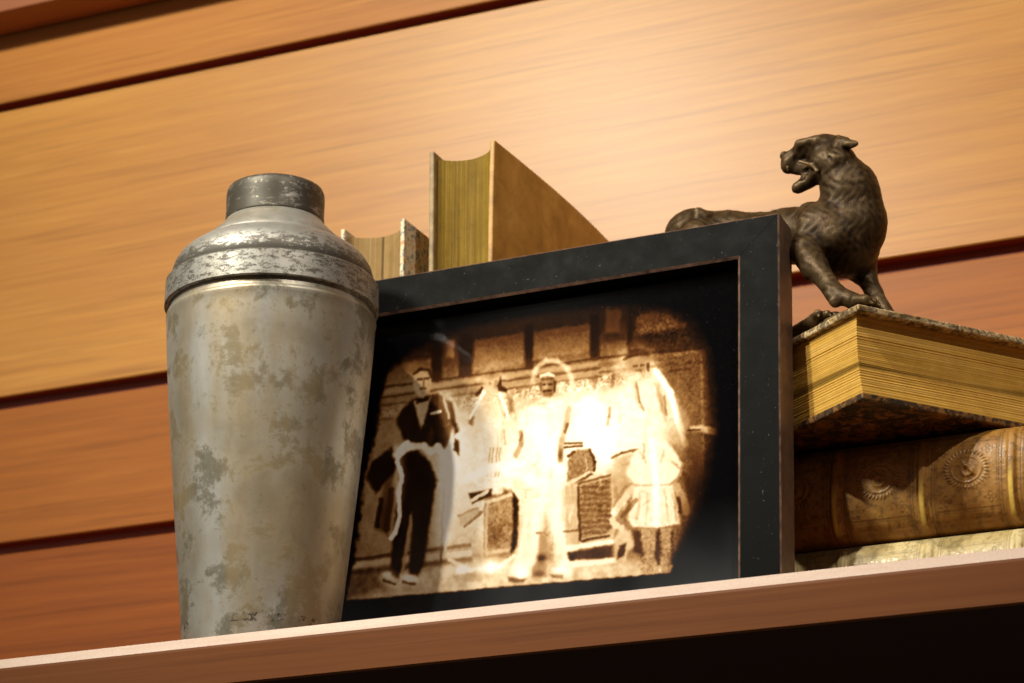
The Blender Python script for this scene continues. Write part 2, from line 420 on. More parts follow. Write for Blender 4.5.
    line([(396, 455), (410, 447), (424, 446), (430, 452), (438, 447), (444, 456)], 1.0, 3.2, 2.6, .85)
    glow([(398, 450), (402, 475), (399, 500)], .28, 5); glow([(444, 400), (452, 440), (446, 480), (442, 540)], .34, 9)
    line([(455, 404), (459, 430)], .85, 1.2); line([(444, 398), (449, 418)], .8, 1.1); fill([(452, 420), (457, 424), (459, 432), (454, 436)], .22, 1.4); fill([(455, 437), (460, 442), (459, 455), (453, 450)], .24, 1.4)
    blob(389, 575, 8, 4, .35); blob(409, 578, 9, 4, .4); line([(384, 580), (395, 584)], .2, 1.4); line([(403, 582), (415, 584)], .2, 1.4)
    # --- woman in pale coat
    fill([(482, 384), (492, 378), (502, 386), (507, 400), (512, 430), (508, 470), (504, 500), (476, 500), (474, 450), (470, 420), (476, 400)], .86, 5, .5)
    fill([(484, 380), (488, 374), (496, 374), (501, 381), (499, 391), (492, 395), (485, 390)], .66, 2)
    blob(492, 376, 6, 3.5, -.16); blob(496, 386, 2.6, 3, -.22); blob(490, 383, 1.6, 1.2, -.2); blob(496, 382, 1.6, 1.2, -.2)
    fill([(475, 394), (482, 386), (484, 388), (481, 394), (476, 396)], .20, 1.0); fill([(497, 386), (501, 376), (502, 386), (507, 389), (506, 392), (499, 391)], .16, 1.0)
    fill([(507, 393), (513, 400), (514, 412), (509, 413)], .44, 2.0); fill([(470, 412), (475, 418), (472, 426), (468, 424)], .42, 1.5); blob(506, 414, 2.2, 4, -.30)
    line([(484, 392), (478, 403), (470, 418)], .98, 1.3, 1.3); line([(500, 394), (504, 403), (508, 418)], .98, 1.3, 1.3)
    line([(504, 430), (505, 444)], .66, 1.0, 1.0)
    for k, x in enumerate((489, 492, 496, 499)): line([(x + 1, 448), (x, 462)], .58, .8, .9, .8); line([(x, 468), (x - 1, 476)], .62, .8, .9, .8)
    line([(462, 480), (480, 472), (500, 466), (524, 464)], 1.05, 2.6, 4, .8); line([(450, 560), (470, 570), (500, 566), (514, 556)], 1.0, 1.4, 2, .7)
    glow([(476, 380), (492, 366), (505, 378)], .10, 3)
    # bags
    cs = [(484, 499), (492, 495), (512, 490), (516, 496), (515, 552), (508, 558), (484, 556)]
    fill(cs, .50, 1.2); L += np.where(sdpoly(cs) < 0, (nf - .5) * .20 + (nz - .5) * .18, 0)
    blob(496, 535, 8, 9, -.14); line([(486, 502), (512, 495)], .72, 2.0, 1.2); line([(487, 504), (486, 552)], .68, 1.2, 1.2); line([(486, 554), (508, 550)], .70, 2.2, 1.2, .8)
    fill([(513, 492), (519, 500), (518, 546), (511, 553), (513, 520)], .10, 1.3, .95)
    fill([(468, 493), (484, 490), (493, 488), (492, 496), (482, 500), (472, 504)], .24, 1.0); line([(472, 500), (488, 491)], .88, 2.4, 1); blob(505, 491, 3, 3, -.45)
    fill([(458, 515), (478, 508), (483, 512), (468, 526), (460, 526)], .72, 1.2); line([(464, 527), (482, 512)], .40, 1.4, 1); line([(458, 516), (478, 508)], .60, .9)
    # --- man with hat in the middle
    line([(532, 380), (536, 368), (546, 360), (558, 361), (568, 368), (572, 380), (572, 394)], .74, 1.0, 2.6, .55); glow([(533, 384), (536, 368), (547, 361), (562, 363), (571, 376), (571, 395)], .10, 3)
    fill([(540, 384), (543, 378), (551, 377), (555, 382), (555, 391), (550, 398), (544, 397), (540, 391)], .46, 1.1)
    line([(541, 376), (548, 374.5), (553, 376)], .82, 1.8, .9); line([(542, 379.5), (553, 378.5)], .28, 1.0, .9); line([(554.5, 381), (554.5, 391)], .22, 1.6, .9); line([(541, 383), (540.5, 390)], .34, 1.2, .9)
    blob(545.5, 386.5, 2.4, 4, .20); line([(544, 391), (550, 390)], .16, 1.6, .8, .9); line([(543, 384.5), (545, 384)], .14, 1.0, .7); line([(548.5, 384), (551.5, 383.5)], .14, 1.0, .7); line([(545, 394.5), (549, 394)], .42, 1.0, .8)
    fill([(520, 412), (542, 399), (560, 398), (574, 410), (578, 450), (573, 500), (577, 560), (568, 578), (556, 560), (546, 505), (537, 560), (520, 582), (512, 572), (524, 520), (526, 460), (516, 450)], .96, 3, .85)
    line([(538, 404), (547, 403)], .70, 1.2, 1.6, .8); blob(545, 407, 3, 3, -.16)
    line([(521, 432), (521, 444), (516, 456)], .52, 2.6, 2.2, .8); line([(522, 433), (520, 440)], .30, 1.0, 1, .8); line([(569, 408), (566, 424), (562, 440), (560, 460)], .62, 3.0, 2.2, .8); line([(567, 424), (565, 432)], .26, 1.4, 1, .8); blob(560, 455, 3, 7, -.40)
    line([(534, 466), (539, 458)], .74, .9, 1.2, .7); line([(538, 470), (538, 482)], .74, 1.0, 1.2, .7); line([(552, 468), (550, 478)], .72, 1.2, 1.2, .7); line([(530, 510), (528, 540)], .84, 1.0, 2, .7); line([(563, 490), (563, 520)], .72, 1.0, 1.3, .7)
    fill([(540, 534), (546, 532), (547, 562), (546, 577), (531, 577), (533, 566), (539, 556)], .50, 2.0, .85); blob(541, 558, 5, 3, -.32); blob(540, 574, 6, 3, -.18)
    fill([(508, 577), (526, 579), (524, 583), (508, 582)], .30, 1.2, .85); fill([(550, 574), (564, 575), (562, 579), (552, 578)], .34, 1.2, .8)
    blob(522, 573, 6, 4, .3); blob(560, 570, 6, 4, .3); blob(461, 571, 6, 4, .4); blob(492, 567, 6, 4, .4)
    line([(505, 470), (530, 478), (545, 482)], 1.05, 2, 5, .7); line([(536, 533), (544, 533)], .5, 1.2, 1)
    fill([(452, 576), (470, 572), (500, 575), (480, 582), (455, 582)], .60, 2, .7)
    # suitcases on the right of him
    cs = [(567, 461), (577, 449), (588, 449), (594, 458), (595, 470), (580, 478), (567, 484)]
    fill(cs, .48, 1.1); L += np.where(sdpoly(cs) < 0, (nf - .5) * .2, 0); line([(565, 443.5), (582, 442.5)], .20, 1.2, .8); line([(565, 447.5), (582, 445.5)], .14, 1.6, .8); line([(568, 456), (574, 452)], .14, 2.2, 1); line([(590, 450), (595, 462), (594, 470)], .14, 1.8, 1.2); line([(569, 484), (590, 473)], .76, 2.6, 1); line([(572, 486), (592, 474)], .22, 1.2, 1)
    cs = [(564, 486), (612, 473), (616, 530), (612, 540), (566, 546)]
    fill(cs, .66, 1.4); cs = [(580, 486), (610, 478), (612, 528), (606, 534), (580, 538)]
    fill(cs, .42, 1.2); L += np.where(sdpoly(cs) < 0, (nf - .5) * .22 + .06 * np.sin(py * 1.1 + nz * 5), 0)
    line([(578, 487), (580, 540)], .18, 1.4); line([(578, 484), (610, 475)], .30, 1.0); line([(582, 541), (608, 536)], .16, 1.4, 1.1); line([(564, 532), (578, 530)], .34, 1.2)
    fill([(567, 552), (612, 546), (612, 557), (569, 561)], .20, 1.2); line([(566, 548), (612, 542)], .92, 2.6, 1.5); line([(569, 565), (615, 560)], .92, 2.6, 2)
    # --- tall figure at the right
    fill([(614, 372), (624, 358), (640, 354), (650, 364), (648, 374), (630, 382)], .74, 4, .6)
    fill([(625, 361), (634, 357), (644, 359), (648, 368), (642, 374), (632, 372)], .52, 2.4, .9); line([(624, 360), (630, 356), (641, 354)], .22, 1.4, 1.1); line([(632, 348.5), (642, 347.5)], .24, 1.2, 1); line([(648, 364), (648.5, 370)], .14, 1.8, .9); line([(634, 366), (637, 365.6)], .30, 1.1, .9); line([(641, 365), (644, 364.8)], .30, 1.1, .9); line([(636, 371), (641, 370.5)], .36, 1.1, .9)
    glow([(616, 368), (622, 352), (636, 344), (650, 350), (655, 368)], .14, 5)
    fill([(612, 392), (630, 378), (652, 376), (664, 396), (670, 440), (640, 462), (606, 450), (606, 420)], .98, 8, .7)
    fill([(633, 382), (637, 384), (643, 410), (638, 408), (634, 396)], .64, 1.6, .8); line([(636, 383), (640, 402), (644, 410)], .40, 1.0, 1, .8); fill([(654, 382), (660, 386), (667, 408), (666, 420), (660, 408)], .48, 2.0, .85); line([(664, 396), (667, 414)], .26, 1.2, 1, .8)
    line([(610, 408), (609, 416), (607, 424)], .44, 1.8, 1.5, .8); line([(657, 372), (670, 392), (678, 420), (686, 444)], .98, 1.6, 3.2, .85)
    glow([(655, 372), (668, 396), (680, 440)], .20, 7); fill([(676, 404), (690, 420), (688, 450), (680, 452)], .56, 3, .6)
    fill([(614, 458), (638, 452), (634, 465), (624, 492), (614, 486)], .62, 2.2, .8); line([(612, 458), (622, 453), (638, 450)], .26, 1.4, 1)
    fill([(690, 427), (700, 424), (712, 427), (722, 431), (720, 435), (704, 433), (690, 431)], .66, 1.2); line([(688, 430), (700, 430)], .16, 1.0, .9)
    fill([(684, 434), (702, 432), (703, 500), (694, 500), (688, 474)], .30, 3.5, .7)
    # --- child in pale dress in front
    fill([(640, 446), (650, 438), (664, 440), (674, 450), (683, 464), (678, 478), (668, 485), (640, 486), (630, 482), (625, 474), (632, 458)], .90, 1.8, .9)
    fill([(634, 486), (672, 483), (680, 524), (660, 528), (632, 527), (628, 520)], .86, 1.5, .95)
    for (x0, y0, x1, y1, v_) in ((640, 492, 636, 522, .66), (647, 494, 646, 524, .70), (664, 490, 668, 522, .66), (672, 494, 676, 520, .62), (640, 452, 646, 462, .66), (664, 450, 660, 462, .68), (644, 444, 643, 458, .62), (672, 462, 680, 468, .60)): line([(x0, y0), ((x0 + x1) / 2 + 1, (y0 + y1) / 2), (x1, y1)], v_, .9, 1.3, .8)
    line([(625, 474), (634, 485), (668, 485)], .62, 1.0, 1, .8); line([(628, 522), (632, 528), (660, 529), (680, 525)], .44, 1.2, 1, .8); line([(683, 464), (678, 478), (670, 485)], .52, 1.1, 1, .8)
    line([(652, 440), (656, 480), (656, 524)], 1.05, 2.0, 3.5, .9)
    line([(632, 488), (622, 502), (614, 512)], .74, 5, 1.6, .95); line([(636, 500), (626, 512), (622, 516)], .30, 2.4, 1.6, .8); line([(626, 486), (613, 506)], .46, 1.0, 1, .8); blob(613, 512, 3, 5, .2)
    line([(676, 486), (684, 500), (687, 512)], .62, 5, 1.6, .9); line([(679, 498), (680, 512)], .16, 2.0, 1.3, .8)
    fill([(639, 529), (655, 529), (656, 545), (653, 560), (652, 574), (646, 574), (645, 560), (640, 546)], .60, 1.4); fill([(661, 529), (671, 528), (671, 550), (668, 562), (671, 573), (661, 573), (662, 556)], .58, 1.4)
    L += np.where((py > 530) & (py < 574) & (px > 638) & (px < 674), (nf - .5) * .3 - .06, 0)
    fill([(633, 531), (640, 531), (644, 556), (634, 552)], .18, 1.6, .85); fill([(656, 532), (660, 532), (660, 566), (656, 566)], .16, 1.4, .85)
    fill([(613, 540), (620, 530), (630, 530), (634, 545), (628, 552), (626, 561), (615, 562)], .70, 1.5, .9); fill([(619, 546), (626, 543), (624, 556), (617, 560)], .22, 1.2); line([(612, 520), (616, 526), (622, 528)], .80, 4, 1.6, .8)
    for P_ in ([(606, 440), (606, 462)], [(540, 430), (556, 470)], [(590, 400), (600, 440)]): glow(P_, .14, 8)
    L += (nf - .5) * .06 + (fbm(px / .9, py / .9, 44, 2) - .5) * .05
    # solarised creases: thin wandering light and dark lines over the figures
    fig = np.zeros_like(px)
    for (x, y, a, b) in ((490, 450, 26, 75), (545, 480, 32, 105), (640, 415, 36, 60), (655, 500, 30, 55), (440, 460, 18, 70)):
        fig = np.maximum(fig, np.exp(-(((px - x) / a) ** 4 + ((py - y) / b) ** 4)))
    r1 = np.abs(fbm(px / 13, py / 30, 101, 2) - .5); r2 = np.abs(fbm(px / 12 + 9, py / 26, 103, 2) - .5); r3 = np.abs(fbm(px / 10 + 3, py / 12, 107, 2) - .5)
    L -= fig * .12 * np.exp(-(r1 / .018) ** 2) * ss(.50, .62, fbm(px / 18, py / 22, 111, 2)); L += fig * .10 * np.exp(-(r2 / .016) ** 2)
    L += .22 * np.exp(-(r3 / .012) ** 2) * ss(.3, .0, np.abs(px - 590) / 300) * ss(372, 400, py) * ss(560, 500, py) * ss(.45, .6, fbm(px / 30, py / 30, 113, 2))
    L = np.minimum(L, 1.08) * (.93 + .14 * nz) + .02
    # vignette of the plate: ragged arched top, slanting sides, dark right
    shape = [(345, 602), (352, 560), (362, 480), (374, 430), (379, 395), (384, 372), (404, 352), (432, 334), (470, 320), (540, 308), (610, 300), (668, 302), (700, 318), (716, 350), (722, 420), (712, 500), (690, 540), (671, 574)]
    d = sdpoly(shape)
    soft = 5 + 12 * ss(640, 700, px) * 1. + 9 * ss(400, 320, py)
    edge = ss(0, -1, (d + (nz - .5) * 6 * ss(575, 555, py)) / np.where(py > 565, 2.5, soft))
    L = np.clip(L, 0, 1.15) * edge; L = .6 * L + .4 * L ** 1.3
    L *= 1 - .85 * ss(672, 712, px + .12 * (py - 480)) * ss(440, 500, py)
    L *= 1 - .50 * ss(370, 325, py + .14 * (px - 540))
    k = np.array([0, 1, 2, 1, 0.]) / 4
    for ax in (0, 1): L = sum(w_ * np.roll(L, i - 2, ax) for i, w_ in enumerate(k))
    return np.clip(L, 0, 1.12)

def frame():
    root = thing('picture_frame', 'black wooden picture frame leaning on the books with a sepia photograph of travellers and luggage', 'picture frame', tuple(FO + U * ((UL + UR) / 2)))
    O = np.array(root.location)
    iL, iR, iB, iT = UL + BW, UR - BW, BW, VT - BW
    c = .00075; c2 = .0013; g = .00013
    # profile across a rail: a = distance from outer edge, n = depth
    prof = [(0, THK), (0, c), (c, 0), (BW - c2, 0), (BW, c2 * .8), (BW, .0045), (BW, THK)]
    pm = [2, 1, 0, 1, 0, 0, 0]
    for nm, (A, B, inn) in {'t': ((UL, VT), (UR, VT), (0, -1)), 'r': ((UR, VT), (UR, 0), (-1, 0)), 'b': ((UR, 0), (UL, 0), (0, 1)), 'l': ((UL, 0), (UL, VT), (1, 0))}.items():
        A = np.array(A); B = np.array(B); inn = np.array(inn, float); d = (B - A) / np.linalg.norm(B - A)
        V = []
        for P0, s in ((A, 1), (B, -1)):
            for a, n in prof:
                q = P0 + inn * a + d * s * (a + g); V.append(fp(q[0], q[1], n) - O)
        n = len(prof); Fc = [(k, (k + 1) % n, n + (k + 1) % n, n + k) for k in range(n)] + [tuple(range(n)), tuple(range(n, 2 * n))]
        mm = pm + [1, 1]
        mesh('rail', V, Fc, blackp, root, mats=[brownedge, sidebrown], midx=mm, recalc=True)
    # backing board, print with black mat margin, glass
    def slab(name, u0, u1, v0, v1, n0, n1, mat):
        V = [fp(u, v, n) - O for u in (u0, u1) for v in (v0, v1) for n in (n0, n1)]
        return mesh(name, V, BOXF, mat, root, recalc=True)
    slab('backing', iL - .001, iR + .001, iB - .001, iT + .001, .0105, .0135, simple('card_backing', (.10, .07, .045)))
    nu, nv = 680, 500
    us = np.linspace(iL + .0002, iR - .0002, nu); vs = np.linspace(iB + .0002, iT - .0002, nv)
    uu, vv = np.meshgrid(us, vs, indexing='ij')
    W = FO + uu[..., None] * U + vv[..., None] * Vv + .0100 * Nb
    px, py = project(W)
    L = paint_print(px, py)
    stops = np.array([0, .12, .25, .40, .58, .78, 1.0, 1.12])
    cr = np.array([.0015, .018, .085, .25, .54, .84, .97, .98]); cg = np.array([.0015, .007, .028, .115, .34, .68, .92, .96]); cb = np.array([.002, .003, .008, .035, .16, .45, .80, .92])
    colr = np.stack([np.interp(L, stops, k) for k in (cr, cg, cb)], -1).reshape(-1, 3)
    mesh('photograph', (W - O).reshape(-1, 3), grid_faces(nu, nv), vcol_mat('sepia_print', .8, .0), root, colors=colr, recalc=True)['label'] = 'sepia print of men, women and a child with suitcases'
    # glass with a little dust
    t = NT('dusty_glass'); n = t.noise(t.co(), 1300, 2, .5); n2 = t.noise(t.co(), 14, 3, .5)
    tr = t.n.new('ShaderNodeBsdfTransparent'); gl = t.n.new('ShaderNodeBsdfGlossy'); gl.inputs['Roughness'].default_value = .05
    gl.inputs['Color'].default_value = (1, 1, 1, 1)
    lw = t.n.new('ShaderNodeLayerWeight'); lw.inputs[0].default_value = .5; fr_ = t.math('ADD', t.math('MULTIPLY', t.math('POWER', lw.outputs['Facing'], 4.), .4), .010)
    mx = t.n.new('ShaderNodeMixShader'); t.l.new(fr_, mx.inputs[0]); t.l.new(tr.outputs[0], mx.inputs[1]); t.l.new(gl.outputs[0], mx.inputs[2])
    df = t.n.new('ShaderNodeBsdfDiffuse'); df.inputs[0].default_value = (.80, .84, .9, 1)
    tc = t.n.new('ShaderNodeTexCoord'); sp = t.n.new('ShaderNodeSeparateXYZ'); t.l.new(tc.outputs['Object'], sp.inputs[0])
    low = t.ramp(t.math('MULTIPLY', sp.outputs[2], 8.), [(.15, 1.), (.55, 0.)])      # dust gathers low on the pane
    dust = t.math('MULTIPLY', t.math('MULTIPLY', low, t.ramp(n2, [(.35, .3), (.7, 1.)])), .03)
    dust = t.math('ADD', dust, t.ramp(n, [(.735, 0.0), (.80, .10)]))
    m2 = t.n.new('ShaderNodeMixShader'); t.l.new(dust, m2.inputs[0]); t.l.new(mx.outputs[0], m2.inputs[1]); t.l.new(df.outputs[0], m2.inputs[2])
    t.l.new(m2.outputs[0], t.out.inputs[0])
    slab('glass_pane', iL - .0003 + .0004, iR - .0001, iB + .0001, iT - .0001, .0070, .0088, t.m)
frame()

# ------------------------------------------------------------------ books
def page_mat(name, base, dark, light, axis=0, rough=.5, metal=0., gscale=900):
    """edges of a block of pages: fine lines across the thickness axis"""
    t = NT(name)
    sc = [9., 9., 9.]; sc[axis] = gscale
    l1 = t.noise(t.co(tuple(sc)), 1., 3, .7)
    sc2 = [3., 3., 3.]; sc2[axis] = gscale / 5
    l2 = t.noise(t.co(tuple(sc2)), 1., 3, .6, .2)
    mott = t.noise(t.co(), 120, 5, .6); fine = t.noise(t.co(), 2200, 2, .5)
    c = t.ramp(l2, [(.3, dark), (.48, base), (.72, light)])
    c = t.mix(.45, c, t.ramp(l1, [(.32, dark), (.5, base), (.68, light)]))
    c = t.mix(t.ramp(mott, [(.4, 0.), (.75, .3)]), c, tuple(x * .55 for x in dark))
    c = t.mix(t.ramp(fine, [(.62, 0.), (.72, .4)]), c, tuple(min(1, x * 1.5) for x in light))
    # deep gaps between gatherings
    gap = t.ramp(t.noise(t.co(tuple(3. if k != axis else gscale / 4 for k in range(3))), 1., 1, .5), [(.335, .8), (.36, 0.)])
    c = t.mix(gap, c, tuple(x * .30 for x in dark))
    t.set(Base_Color=c, Roughness=rough, Metallic=metal); t.b.inputs['Specular IOR Level'].default_value = .12
    t.bump(t.math('ADD', l1, l2), .5, .0006); return t.m

def book(root, mp, T, D, H, ct, ov, mats, conc=.004, flip_spine=False, bow=0., skew=0., sp_out=.006, custom_spine=None):
    """local x=thickness, y=depth (0 fore-edge .. D spine), z=height; mp maps to the root's space"""
    mc1, mc2, mpg, msp = mats
    def add(name, V, Fc, mat, smooth=False, bev=0):
        o = mesh(name, [mp(*p) for p in V], Fc, mat, root, smooth=smooth, recalc=True)
        if bev: bevel(o, bev, 2)
        return o
    def board(x0, x1, b):
        ny, nz = 14, 10; V = []
        for s, x in ((0, x0), (1, x1)):
            for i in range(ny):
                for j in range(nz):
                    y = D * i / (ny - 1); z = H * j / (nz - 1)
                    off = b * math.sin(math.pi * min(1, y / D)) + b * .35 * ((z / H) ** 6) * (1 - y / D)
                    V.append((x + off, y, z))
        g = grid_faces(ny, nz); Fc = [tuple(f) for f in g] + [tuple(ny * nz + k for k in f) for f in g]
        per = [i * nz for i in range(ny)] + [(ny - 1) * nz + j for j in range(1, nz)] + [i * nz + nz - 1 for i in range(ny - 2, -1, -1)] + [j for j in range(nz - 2, 0, -1)]
        for a, b_ in zip(per, per[1:] + per[:1]): Fc.append((a, b_, b_ + ny * nz, a + ny * nz))
        return V, Fc
    V, Fc = board(0, ct, -bow * .3); add('cover', V, Fc, mc1, bev=min(.0007, ct * .3))
    V, Fc = board(T - ct, T, bow); add('cover', V, Fc, mc2, bev=min(.0007, ct * .3))
    # page block
    nx, nyy, nzz = 90, 1, 1
    xs = np.linspace(ct + .0001, T - ct - .0001, nx); u = (xs - xs[0]) / (xs[-1] - xs[0]) * 2 - 1
    rr = np.random.default_rng(int(T * 1e5)).normal(0, .00009, nx)
    yf = ov + conc * (1 - u ** 2) ** .8 + skew * (u + 1) * .5 + rr
    yb = D - .002 + sp_out * .6 * (1 - u ** 2) ** .5
    ztop = H - ov + rr * 1.3 ; zb = ov + rr
    V = []; 
    for k in range(nx): V += [(xs[k], yf[k], zb[k]), (xs[k], yf[k], ztop[k]), (xs[k], yb[k], ztop[k]), (xs[k], yb[k], zb[k])]
    Fc = []
    for k in range(nx - 1):
        for a in range(4): Fc.append((4 * k + a, 4 * k + (a + 1) % 4, 4 * k + 4 + (a + 1) % 4, 4 * k + 4 + a))
    Fc += [(0, 1, 2, 3), tuple(4 * (nx - 1) + a for a in range(4))]
    add('page_block', V, Fc, mpg)
    if custom_spine is None:
        n = 20; V = []
        for z in (0, H):
            for k in range(n):
                a = -math.pi / 2 + math.pi * k / (n - 1); V.append((T / 2 + T / 2 * math.sin(a), D + .0002 + sp_out * math.cos(a), z))
            for k in range(n - 1, -1, -1):
                a = -math.pi / 2 + math.pi * k / (n - 1); V.append((T / 2 + (T / 2 - ct) * math.sin(a), D + .0002 + (sp_out - .002) * math.cos(a), z))
        m = 2 * n; Fc = [(k, (k + 1) % m, m + (k + 1) % m, m + k) for k in range(m)] + [tuple(range(m)), tuple(range(m, 2 * m))]
        add('spine', V, Fc, msp)

def leather(name, a, b, c, rough=.5, scale=60, spots=.6, pale=None):
    t = NT(name); n = t.noise(t.co(), scale, 6, .62, .4); s = t.noise(t.co(), scale * 7, 4, .65)
    col_ = t.ramp(n, [(.3, a), (.5, b), (.7, c)])
    col_ = t.mix(t.ramp(s, [(.58, 0.), (.70, spots)]), col_, tuple(x * .4 for x in a))
    t.set(Base_Color=col_, Roughness=rough); t.bump(t.math('ADD', n, s), .15, .0005); return t.m
def marbled(name, cols, scale=90, dist=1.6):
    t = NT(name); n = t.noise(t.co(), scale, 6, .65, dist); n2 = t.noise(t.co(), scale * 2.3, 4, .6, 1.0)
    c = t.ramp(n, [(.30 + .09 * i, k) for i, k in enumerate(cols)], 'CONSTANT')
    c = t.mix(t.ramp(n2, [(.5, 0.), (.56, .8)]), c, cols[0])
    t.set(Base_Color=c, Roughness=.5); t.bump(n2, .2, .0004); return t.m

tan_cover = leather('aged_tan_cover', (.28, .135, .022), (.42, .215, .040), (.54, .30, .070), .5, 60, .35)
pale_cover = leather('worn_ochre_cover', (.15, .09, .035), (.26, .17, .07), (.36, .26, .12), .55, 120, .7)
gilt_pages = page_mat('gilt_fore_edge', (.20, .118, .012), (.09, .048, .004), (.36, .24, .045), 0, .6, .0, 300)
cream_pages = page_mat('brown_cream_pages', (.30, .19, .075), (.22, .13, .045), (.38, .25, .11), 0, .7, 0, 1500)
lying_gilt = page_mat('lying_gilt_pages', (.66, .38, .075), (.48, .25, .038), (.80, .52, .16), 2, .45, .1, 300)
marble_col = marbled('marbled_paper', [(.70, .56, .36), (.14, .17, .19), (.66, .50, .30), (.50, .20, .06), (.78, .64, .42)], 150, .5)
marble_dark = marbled('dark_marbled_paper', [(.02, .014, .008), (.035, .022, .01), (.20, .09, .02), (.26, .12, .03), (.05, .035, .015)], 75, 2.0)
marble_edge = marbled('rubbed_marbled_paper', [(.07, .045, .02), (.36, .24, .10), (.60, .45, .25), (.50, .36, .17), (.72, .60, .40)], 110, 1.0)

# tall gilt edged book standing behind the frame
YB = .137
r_ = thing('book', 'tallest upright book with gilt fore-edge and smooth tan cover, behind the frame', 'book', (-.1097, YB, .0), 'old books')
book(r_, lambda x, y, z: (x, y, z), .0367, .225, .2915, .0029, .0035, (pale_cover, tan_cover, gilt_pages, tan_cover), conc=.0075, bow=.0042)
# shorter upright book between the shaker and the tall book
r_ = thing('book', 'shorter upright book with plain page edges and speckled cover between shaker and tallest book', 'book', (-.1627, YB, .0), 'old books')
book(r_, lambda x, y, z: (x, y, z), .0385, .17, .2555, .0026, .0033, (marble_col, marble_col, cream_pages, pale_cover), conc=.0085)

# lying gilt book under the panther
GX, GY, GZ0, GZ1 = .1345, .0935, .1042, .1512
e1 = np.array([math.cos(R(143)), math.sin(R(143)), 0]); e2 = np.array([math.cos(R(52.5)), math.sin(R(52.5)), 0])
r_ = thing('book', 'thick gilt-edged book with mottled marbled covers lying under the bronze panther', 'book', (GX, GY, GZ0), 'old books')
book(r_, lambda x, y, z: tuple(e1 * y + e2 * z + np.array([0, 0, x])), GZ1 - GZ0, .165, .25, .0034, .0028, (marble_dark, marble_edge, lying_gilt, marble_dark), conc=.0018, skew=.0022)

